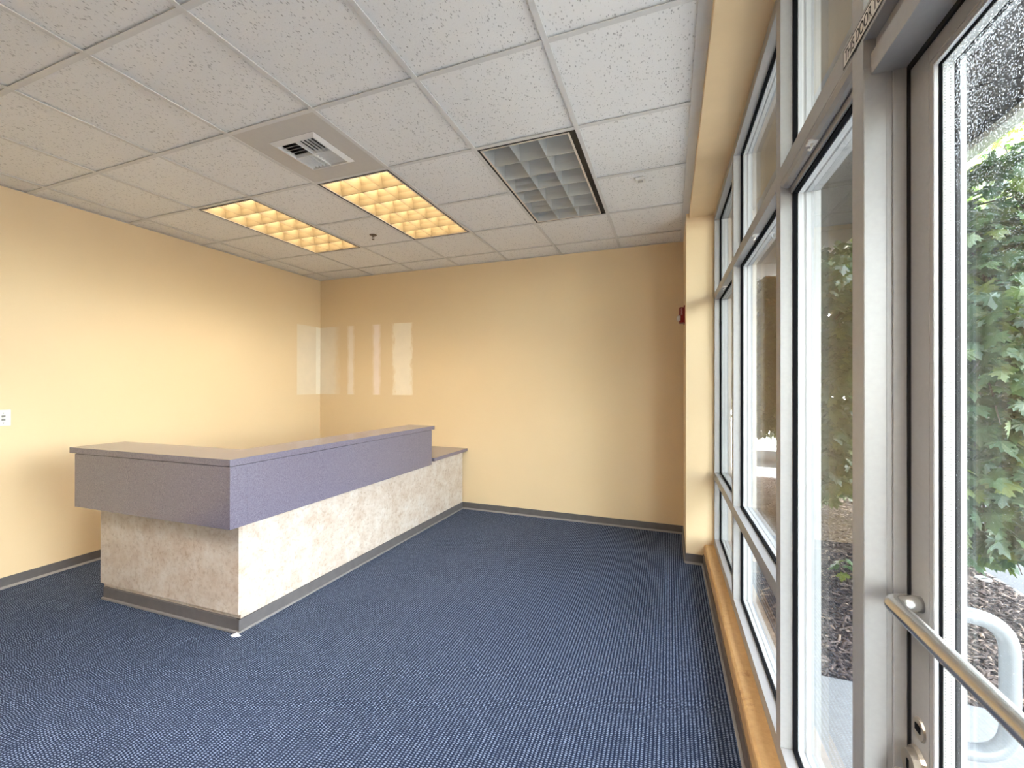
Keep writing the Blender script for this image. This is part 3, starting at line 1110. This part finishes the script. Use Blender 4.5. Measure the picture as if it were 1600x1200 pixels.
dring('stile_lip', 'aluminium_door', DE0 + 0.001, DE1 - 0.001, 0.0, 0.008)
dring('glazing_bead', 'glazing_bead', DE0 + 0.002, DE0 + 0.008, 0.008, 0.003)
dring('gasket', 'gasket_black', DE0 + 0.008, DE0 + 0.012, 0.008, 0.004)
dring('spacer', 'spacer', DE0 + 0.013, DE0 + 0.028, 0.008, 0.005)
dring('gasket', 'gasket_black', DE0 + 0.0285, DE0 + 0.036, 0.008, 0.004)
dring('outer_bead', 'outer_alu', DE0 + 0.0362, DE0 + 0.044, 0.008, 0.0045)
for e in (DE0 + 0.0125, DE0 + 0.030):
    bm = bmesh.new()
    a, b, z0, z1 = DS0 + SW + 0.008, DS1 - SW - 0.008, 0.168, DZ1 - 0.066
    bm.faces.new([bm.verts.new(p) for p in ((e, -a, z0), (e, -b, z0), (e, -b, z1), (e, -a, z1))])
    me = bpy.data.meshes.new('pane')
    bm.to_mesh(me)
    bm.free()
    me.materials.append(MATS['door_glass'])
    link('pane', me, d1)
# push bar
bz, be = 1.040, 0.024
bm = bmesh.new()
tube(bm, fillet([(DE0 + 0.002, -(DS0 + 0.033), bz), (be, -(DS0 + 0.033), bz), (be, -(DS1 - 0.033), bz), (DE0 + 0.002, -(DS1 - 0.033), bz)], 0.026, 10), 0.0142, 20)
obj('push_bar', bm, 'brushed_steel', d1, smooth=True)
# outside pull handle
bm = bmesh.new()
ps = -(DS0 + 0.020)
tube(bm, fillet([(DE1 - 0.004, ps, 1.030), (0.196, ps, 1.026), (0.196, ps, 0.792), (DE1 - 0.004, ps, 0.788)], 0.055, 12), 0.0135, 20)
obj('pull_handle', bm, 'painted_steel', d1, smooth=True)
# latch hardware
lc = -(DS0 + 0.026)
bm = bmesh.new()
disc(bm, (DE0 + 0.001, lc, 0.745), (-1, 0, 0), 0.033, 0.007, 26, 0.030)
disc(bm, (DE0 - 0.006, lc, 0.745), (-1, 0, 0), 0.026, 0.010, 26, 0.024)
lo_ = obj('lock_cylinder', bm, 'lock_brass', d1)
bobj('keyhole', (DE0 - 0.0172, DE0 - 0.0158, lc - 0.003, lc + 0.003, 0.736, 0.754), 'gasket_black', lo_)
bobj('thumb_turn', (DE0 - 0.034, DE0 - 0.014, lc - 0.006, lc + 0.006, 0.690, 0.732), 'lock_brass', lo_, bevel=0.003)
bm = bmesh.new()
disc(bm, (DE0 + 0.001, lc - 0.004, 0.815), (-1, 0, 0), 0.020, 0.004, 22, 0.018)
ind = obj('lock_indicator', bm, 'lock_brass', d1)
bobj('indicator_window', (DE0 - 0.0045, DE0 - 0.0028, lc - 0.012, lc + 0.004, 0.810, 0.822), 'gasket_black', ind)

# unseen wall past the door, kept solid to cut light from behind
wr2 = bobj('wall_entrance', (XW, 0.45, YF, YP - DS1 - 0.058, 0.0, 3.01), 'tan_paint')
structure(wr2, 'unseen tan painted wall past the door, kept solid to cut daylight', 'wall')

# kerb-like sill under the windows
for k, (s0, s1) in enumerate(((0.002, M4[0] - 0.003),)):
    tr = empty('trim_%d' % (k + 2), WLOC, WROT)
    structure(tr, 'low tan stone-look sill on a dark base under the windows', 'trim')
    bm = bmesh.new()
    prof = [(-0.072, 0.07), (-0.072, 0.150), (-0.068, 0.160), (-0.058, 0.167), (-0.030, 0.168), (-0.001, 0.168), (FW, 0.167), (FW, 0.07)]
    va = [bm.verts.new((e, -s0, z)) for e, z in prof]
    vb = [bm.verts.new((e, -s1, z)) for e, z in prof]
    n = len(prof)
    bm.faces.new(va)
    bm.faces.new(vb[::-1])
    for i in range(n):
        bm.faces.new((va[i], va[(i + 1) % n], vb[(i + 1) % n], vb[i]))
    obj('sill', bm, 'tan_sill', tr)
    bobj('kerb', (-0.070, FW, -s1, -s0, 0.0, 0.07), 'tan_sill', tr)
    bobj('base_strip', (-0.079, -0.0705, -s1, -s0, 0.0, 0.085), 'brown_rubber', tr)
    bobj('base_toe', (-0.091, -0.079, -s1, -s0, 0.0, 0.010), 'rubber_toe', tr, bevel=0.003)

# sign on the transom over the door
sg = empty('door_sign', WLOC, WROT, 'long black-bordered white sticker lettered THIS DOOR TO REMAIN above the door', 'sign')
SZ0, SZ1, SS0, SS1 = 2.107, 2.147, 2.590, 3.45
SE = -0.0015
bobj('border', (SE - 0.0006, SE, -SS1, -SS0, SZ0, SZ1), 'print_black', sg)
bobj('sheet', (SE - 0.0011, SE - 0.0006, -SS1 + 0.004, -SS0 - 0.004, SZ0 + 0.0035, SZ1 - 0.0035), 'sticker_white', sg)
# text: reading direction is towards the camera (-y local), up is +z, facing -x
text_mesh('lettering', 'THIS DOOR TO REMAIN', 0.04, 'print_black', sg,
          lambda w, h_: Matrix.Translation((SE - 0.0014, -SS0 - 0.012, SZ0 + 0.008)) @ Matrix(((0, 0, -1, 0), (-1, 0, 0, 0), (0, 1, 0, 0), (0, 0, 0, 1))) @ Matrix.Diagonal((0.250 / w, 0.024 / h_, 1, 1)), 0.0002)

# small blind hooks left on the frames
for (s, z, e, lb) in ((0.50, ZH0, 0.016, 'small white hook left under the transom of the far window'),
                      (1.545, ZH0, 0.016, 'small white hook left under the transom of the middle window'),
                      (2.335, ZH0 - 0.012, 0.012, 'white clip left under the transom of the narrow sidelight')):
    hk = empty('blind_hook', WLOC, WROT, lb, 'hook', 'blind hooks left on the window frames')
    bobj('bracket', (e - 0.012, e + 0.012, -s - 0.014, -s + 0.014, z - 0.007, z - 0.0005), 'plastic_white', hk, bevel=0.002)
    bm = bmesh.new()
    tube(bm, [(e, -s, z - 0.005), (e - 0.002, -s - 0.002, z - 0.018), (e - 0.006, -s - 0.004, z - 0.026), (e - 0.011, -s - 0.004, z - 0.022)], 0.0032, 10)
    obj('prong', bm, 'plastic_white', hk, smooth=True)
    hk.location = WLOC

# ------------------------------------------------------------------ outdoors
rf = bobj('roof', [(XL - 0.2, 0.45, YF - 0.2, 7.4, 3.02, 3.25)], 'roof_grey')
structure(rf, 'flat roof over the room', 'roof')
hd = bobj('wall_header', (XW + 0.06, 0.45, -6.0, 7.4, 2.778, 3.3), 'stucco_white')
structure(hd, 'outside wall strip above the windows', 'wall')
cnp = empty('canopy', (0, 0, 0))
structure(cnp, 'grey overhanging canopy along the outside of the windows', 'canopy')
CZ = 3.02
for k in range(12):
    y0 = -6.0 + k * 1.12
    bobj('soffit_panel', (0.45, 1.84, y0, y0 + 1.105, CZ, CZ + 0.03), 'soffit_grey', cnp)
bobj('fascia_beam', (1.84, 1.93, -6.0, 7.44, CZ - 0.045, CZ + 0.20), 'fascia_grey', cnp)
bobj('deck', (0.45, 1.84, -6.0, 7.44, CZ + 0.03, CZ + 0.2), 'roof_grey', cnp)

gd = bobj('mulch_bed', (0.44, 2.26, 2.50, 7.55, -0.12, -0.012), 'mulch_ground')
structure(gd, 'dark bark mulch bed outside the windows', 'ground')
cw = empty('walkway')
structure(cw, 'pale concrete walkway outside the door', 'ground')
bm = B((0.44, 2.26, 0.62, 2.495, -0.12, 0.0))
obj('slab', bm, 'concrete', cw, bevel=0.006)
bm = B((0.44, 2.26, -6.0, 0.61, -0.12, 0.0))
obj('slab', bm, 'concrete', cw, bevel=0.006)
asp = bobj('parking_lot', [(2.29, 60, -40, 80, -0.14, -0.02), (-30, 2.29, 7.58, 80, -0.14, -0.021)], 'asphalt')
structure(asp, 'grey asphalt parking lot beyond the mulch bed', 'ground')
kb = bobj('kerb', [(2.262, 2.288, -6.0, 7.58, -0.12, -0.004), (0.44, 2.262, 7.552, 7.578, -0.12, -0.004)], 'concrete')
structure(kb, 'thin concrete edging of the mulch bed', 'ground')

# bark chips
rng = np.random.default_rng(5)


def chips(n, x0, x1, y0, y1):
    V, F = [], []
    cx = rng.uniform(x0, x1, n)
    cy = rng.uniform(y0, y1, n)
    cz = rng.uniform(-0.012, 0.012, n)
    ln = rng.uniform(0.012, 0.042, n)
    wd_ = rng.uniform(0.004, 0.011, n)
    a = rng.uniform(0, math.pi, n)
    tl = rng.normal(0, 0.28, n)
    for i in range(n):
        ca, sa, ct, st = math.cos(a[i]), math.sin(a[i]), math.cos(tl[i]), math.sin(tl[i])
        b = len(V)
        for (u, v_, z) in ((-1, -1, 0), (1, -0.7, 0), (0.85, 1, 0), (-0.9, 0.8, 0), (0.05, 0.1, 1)):
            lu, lv = u * ln[i], v_ * wd_[i]
            V.append((cx[i] + lu * ct * ca - lv * sa, cy[i] + lu * ct * sa + lv * ca, cz[i] + lu * st + z * 0.006))
        F += [(b, b + 1, b + 4), (b + 1, b + 2, b + 4), (b + 2, b + 3, b + 4), (b + 3, b, b + 4), (b + 3, b + 2, b + 1, b)]
    me = bpy.data.meshes.new('bark_chips')
    me.from_pydata(V, [], F)
    me.materials.append(MATS['bark_mulch'])
    return me


ch = link('bark_chips', chips(26000, 0.47, 2.25, 2.51, 7.5), gd)
ch['kind'] = 'stuff'

# maple leaves --------------------------------------------------------------
LEAF_OUT = [(0.0, -0.30), (0.10, -0.42), (0.30, -0.46), (0.26, -0.30), (0.52, -0.22), (0.46, -0.10), (0.70, 0.06), (0.52, 0.08), (0.54, 0.24),
            (0.34, 0.16), (0.22, 0.20), (0.32, 0.46), (0.17, 0.44), (0.0, 0.74)]


def leaf_template():
    half = LEAF_OUT
    out = half + [(-x, y) for x, y in half[-2:0:-1]]
    V = [(0.0, -0.10, 0.03)]
    for x, y in out:
        V.append((x, y, 0.03 - 0.30 * (x * x + 0.7 * (y + 0.1) ** 2) - 0.05 * abs(math.sin(3 * math.atan2(x, y + 0.3)))))
    n = len(out)
    F = [(0, 1 + k, 1 + (k + 1) % n) for k in range(n)]
    return np.array(V), F


LV, LF_ = leaf_template()
LF_ = [tuple(f[::-1]) for f in LF_]


def leaf_matrix(c, size, yaw, pitch, roll):
    M = Matrix.Translation(c) @ Matrix.Rotation(yaw, 4, 'Z') @ Matrix.Rotation(pitch, 4, 'X') @ Matrix.Rotation(roll, 4, 'Y')
    return M @ Matrix.Scale(size, 4)


def leaf_mesh(name, mats4, mat):
    n = len(LV)
    V = np.zeros((len(mats4) * n, 3))
    F = []
    for i, M in enumerate(mats4):
        A = np.array(M)
        V[i * n:(i + 1) * n] = LV @ A[:3, :3].T + A[:3, 3]
        F += [(a + i * n, b + i * n, c + i * n) for a, b, c in LF_]
    me = bpy.data.meshes.new(name)
    me.from_pydata(V.tolist(), [], F)
    uvl = me.uv_layers.new(name='UVMap')
    idx = np.array([l.vertex_index for l in me.loops])
    uvs = LV[idx % n][:, :2] + np.array([0.0, 0.35])
    uvl.data.foreach_set('uv', uvs.ravel())
    me.materials.append(MATS[mat])
    return me


LEAF_ME = {m: leaf_mesh('leaf', [Matrix.Identity(4)], m) for m in ('maple_leaf', 'maple_leaf_sun')}


def project(p):
    q = Vector(p) - Vector((0, 0, CAM_H))
    d = q.dot(FWD)
    if d < 0.1:
        return None
    return 800 + FPX * q.dot(RGT) / d, 600 - FPX * q.dot(UPV) / d, d


SEEN = ((1497, 1600, 150, 900, 0.9), (1275, 1334, 170, 900, 0.6), (1178, 1214, 300, 780, 0.4), (1126, 1146, 380, 760, 0.2))


def tree(name, base, blobs, n_leaf, size, label, mat='maple_leaf', n_single=300, trunk_h=1.4, trunk_r=0.05, group='maple trees outside the windows'):
    """blobs: (centre, radii, weight). Leaves sit on shells of the blobs, hanging and facing outwards."""
    root = empty(name, base, 0, label, 'tree', group)
    bx_, by_, bz_ = base
    rs = np.random.default_rng(int(abs(base[0] * 1000) + abs(base[1] * 77)) + 3)
    # trunk and a branch into every blob
    bm = bmesh.new()
    tube(bm, [(0, 0, -0.02), (0.02, 0.01, trunk_h * 0.5), (-0.01, 0.02, trunk_h), (0.02, 0, trunk_h * 1.5)], [trunk_r * 1.2, trunk_r, trunk_r * 0.85, trunk_r * 0.5], 10)
    obj('trunk', bm, 'tree_bark', root, smooth=True)
    for (c, r, w) in blobs:
        bm = bmesh.new()
        st = Vector((0, 0, min(trunk_h * 1.3, max(0.25, c[2] - 0.5))))
        en = Vector((c[0] - bx_, c[1] - by_, c[2] - bz_))
        mdp = (st + en) / 2 + Vector((0, 0, 0.12))
        tube(bm, [st, mdp, en], [trunk_r * 0.4, trunk_r * 0.25, 0.006], 8)
        for k in range(5):
            v_ = Vector(rs.normal(0, 1, 3)).normalized()
            tube(bm, [en, en + Vector((v_.x * r[0], v_.y * r[1], v_.z * r[2])) * 0.55, en + Vector((v_.x * r[0], v_.y * r[1], v_.z * r[2] - 0.05)) * 0.95], [0.008, 0.005, 0.002], 5)
        obj('branch', bm, 'tree_bark', root, smooth=True)
    tot = sum(w for _, _, w in blobs)
    allm = []
    for (c, r, w) in blobs:
        for _ in range(int(n_leaf * w / tot)):
            v_ = Vector(rs.normal(0, 1, 3)).normalized()
            rad = rs.uniform(0.45, 1.0) ** 0.6
            p = Vector((c[0] + v_.x * r[0] * rad, c[1] + v_.y * r[1] * rad, c[2] + v_.z * r[2] * rad))
            if p.z < 0.06 or p.x < 0.62:
                continue
            if p.x < 2.05 and p.z > 2.9:
                continue
            outw = math.atan2(-v_.x, v_.y) + rs.normal(0, 0.7)      # tip points outwards
            s = size * rs.uniform(0.65, 1.2)
            M = leaf_matrix(p, s, outw, rs.normal(-0.75, 0.35), rs.normal(0, 0.35))
            sc = 0.0
            pr = project(p)
            if pr:
                for (u0, u1, v0, v1, wt) in SEEN:
                    if u0 - 12 < pr[0] < u1 + 14 and v0 < pr[1] < v1:
                        depth_in = (1 - rad) * 0.8
                        facing = 1.0 if (v_.x * p.x + v_.y * p.y) < 0 else 0.35
                        sc = wt * facing * s / pr[2] * (1 - depth_in)
            allm.append((sc, M))
    allm.sort(key=lambda q_: -q_[0])
    single = [m for m in allm if m[0] > 0][:n_single]
    rest = allm[len(single):]
    inv = Matrix.Translation(base).inverted()
    for _, M in single:
        o = link('leaf', LEAF_ME[mat], root)
        o.matrix_local = inv @ M
    if rest:
        o = link('foliage', leaf_mesh('foliage', [inv @ M for _, M in rest], mat), root)
        o['kind'] = 'stuff'
    return root


tree('maple_tree', (2.14, 3.30, -0.01),
     [((1.68, 3.22, 0.85), (0.42, 0.42, 0.45), 1.2), ((1.62, 3.10, 1.55), (0.40, 0.40, 0.45), 1.1), ((1.95, 3.70, 1.25), (0.5, 0.5, 0.6), 1.2),
      ((1.80, 3.42, 2.1), (0.42, 0.42, 0.40), 0.9), ((2.25, 3.95, 2.2), (0.45, 0.5, 0.55), 0.9), ((1.98, 3.50, 2.6), (0.35, 0.4, 0.28), 0.4)],
     3600, 0.105, 'leafy maple tree close outside the glass door')
tree('maple_tree', (1.92, 5.2, -0.01),
     [((1.52, 4.95, 1.1), (0.50, 0.6, 0.75), 1.4), ((1.45, 4.75, 2.05), (0.45, 0.55, 0.55), 1.0), ((1.75, 5.4, 1.6), (0.6, 0.6, 0.7), 1.0), ((1.30, 4.6, 0.75), (0.32, 0.4, 0.40), 0.7), ((1.78, 5.5, 2.6), (0.55, 0.6, 0.4), 0.7)],
     4200, 0.105, 'leafy maple tree seen through the narrow sidelight')
tree('maple_tree', (1.70, 6.70, -0.01),
     [((1.22, 6.5, 1.55), (0.55, 0.7, 0.8), 1.2), ((1.15, 6.2, 2.3), (0.5, 0.6, 0.5), 0.8), ((1.45, 6.9, 1.9), (0.6, 0.6, 0.8), 1.0)],
     4200, 0.11, 'leafy maple tree seen through the middle window')
BIG = [((0, 0, 2.2), (1.5, 1.5, 1.3), 1.2), ((-0.6, -0.4, 3.3), (1.3, 1.3, 1.0), 1.0), ((0.7, 0.3, 3.4), (1.3, 1.3, 1.1), 1.0), ((0.1, 0.2, 4.4), (1.1, 1.1, 0.8), 0.7), ((0.2, -0.5, 1.3), (1.2, 1.2, 0.9), 0.8)]


def big_tree(x, y, sc, n, size, lb, mat, single, grp):
    bl = [((x + c[0] * sc, y + c[1] * sc, c[2] * sc), tuple(q_ * sc for q_ in r), w) for c, r, w in BIG]
    tree('maple_tree', (x, y, -0.03), bl, n, size, lb, mat, single, 1.6 * sc, 0.09 * sc, grp)


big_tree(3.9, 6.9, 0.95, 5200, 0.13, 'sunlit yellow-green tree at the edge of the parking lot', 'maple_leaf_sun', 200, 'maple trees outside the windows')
big_tree(5.8, 11.4, 1.0, 3600, 0.15, 'dark green tree behind the white car', 'maple_leaf', 60, 'maple trees outside the windows')
big_tree(0.9, 16.0, 1.1, 3600, 0.18, 'dark green tree far beyond the mulch bed', 'maple_leaf', 60, 'maple trees outside the windows')
SKY_BLOCKERS = ((5.4, -3.4, 1.15, 'unseen broad tree added to block sky light, opposite the photographer'), (7.6, -6.6, 1.2, 'unseen broad tree added to block sky light, nearest the road'), (10.6, 9.6, 1.1, 'unseen broad tree added to block sky light, farthest along beyond the door'),)
for (x, y, sc, lb) in SKY_BLOCKERS:  # out-of-view trees added to hold sky light off the walls
    big_tree(x, y, sc, 2200, 0.24, lb, 'maple_leaf', 0, None)

# seedlings in the mulch
for (x, y, lb, n, hgt) in ((1.20, 3.72, 'low maple seedling in the mulch seen through the sidelight', 9, 0.16), (2.12, 4.28, 'small maple seedling by the mulch edging seen through the door', 7, 0.13)):
    sd = empty('seedling', (x, y, -0.005), 0, lb, 'seedling', 'maple seedlings in the mulch')
    rs = np.random.default_rng(int(x * 100))
    for k in range(n):
        a = 2.4 * k
        r_ = 0.03 + 0.012 * k
        p = Vector((math.cos(a) * r_, math.sin(a) * r_, hgt * (1 - 0.06 * k)))
        bm = bmesh.new()
        tube(bm, [(0, 0, -0.01), (p.x * 0.5, p.y * 0.5, p.z * 0.7), p], [0.003, 0.002, 0.0015], 5)
        obj('stem', bm, 'tree_bark', sd)
        o = link('leaf', LEAF_ME['maple_leaf_sun'], sd)
        o.matrix_local = leaf_matrix(p, 0.075, a - math.pi / 2, -0.4 + rs.normal(0, 0.2), rs.normal(0, 0.2))

# irrigation ring by the edging
bm = bmesh.new()
pts = [(0.035 * math.cos(a), 0.035 * math.sin(a), 0.012) for a in (2 * math.pi * k / 20 for k in range(21))]
tube(bm, pts, 0.010, 8, cap=False)
ir = obj('irrigation_ring', bm, 'fascia_grey', None, (2.16, 4.12, 0.0), smooth=True)
tag(ir, 'small grey ring lying on the mulch beside the edging', 'ring')


# parked car ------------------------------------------------------------------
def car(loc, rotz):
    root = empty('car', loc, rotz, 'white parked car in the lot beyond the trees', 'car')
    side = [(-2.2, 0.30), (-2.2, 0.72), (-2.05, 0.86), (-1.25, 0.96), (-0.55, 1.38), (0.75, 1.42), (1.45, 1.02), (2.1, 0.92), (2.25, 0.70), (2.25, 0.30)]
    bm = bmesh.new()
    rows = []
    for yy, ins in ((-0.88, 0.0), (0.88, 0.0)):
        rows.append([bm.verts.new((x, yy * (0.80 if z > 1.1 else 1.0), z)) for x, z in side])
    n = len(side)
    bm.faces.new(rows[0])
    bm.faces.new(rows[1][::-1])
    for i in range(n):
        bm.faces.new((rows[0][i], rows[0][(i + 1) % n], rows[1][(i + 1) % n], rows[1][i]))
    obj('body', bm, 'car_white', root, bevel=0.04, smooth=False)
    for s in (-1, 1):
        bm = bmesh.new()
        q_ = [(-1.0, 0.99), (-0.50, 1.33), (0.70, 1.36), (1.22, 1.05)]
        a = [bm.verts.new((x, s * (0.865 - 0.30 * (z - 0.95)), z)) for x, z in q_]
        b = [bm.verts.new((x, s * (0.905 - 0.30 * (z - 0.95)), z)) for x, z in q_]
        bm.faces.new(a)
        bm.faces.new(b[::-1])
        for k in range(4):
            bm.faces.new((a[k], a[(k + 1) % 4], b[(k + 1) % 4], b[k]))
        obj('side_window', bm, 'car_glass', root)
        for x in (-1.4, 1.4):
            bm = bmesh.new()
            disc(bm, (x, s * 0.72, 0.32), (0, s, 0), 0.32, 0.19, 24)
            wh = obj('wheel', bm, 'tyre', root)
            bm = bmesh.new()
            disc(bm, (x, s * 0.905, 0.32), (0, s, 0), 0.20, 0.012, 20)
            obj('hub', bm, 'wheel_metal', wh)
        bobj('tail_lamp', (2.2, 2.27, s * 0.72 - 0.12, s * 0.72 + 0.12, 0.66, 0.80), 'tail_red', root, bevel=0.01)
    return root


car((2.2, 10.6, -0.02), math.radians(84))

# far buildings
fb = empty('white_building', (14, 26, -0.02), 0, 'bright white building far across the parking lot', 'building')
bobj('wall', (-11, 10, -3, 4, 0.0, 7.2), 'stucco_white', fb)
bobj('roof', (-11.3, 10.3, -3.3, 4.3, 7.2, 7.6), 'fascia_grey', fb)
for k in range(8):
    wn_ob = bobj('window', (-9.6 + 2.4 * k, -8.2 + 2.4 * k, -3.06, -2.98, 2.2, 3.8), 'fascia_grey', fb)
    bobj('pane', (-9.5 + 2.4 * k, -8.3 + 2.4 * k, -3.09, -3.06, 2.3, 3.7), 'car_glass', wn_ob)
bp = bobj('brick_pier', [(7.6, 8.3, 14.4, 15.1, -0.02, 6.0), (7.5, 8.4, 14.3, 15.2, 6.0, 6.2)], 'brick_red')
tag(bp, 'red brick pier glimpsed above the trees through the door', 'pier')
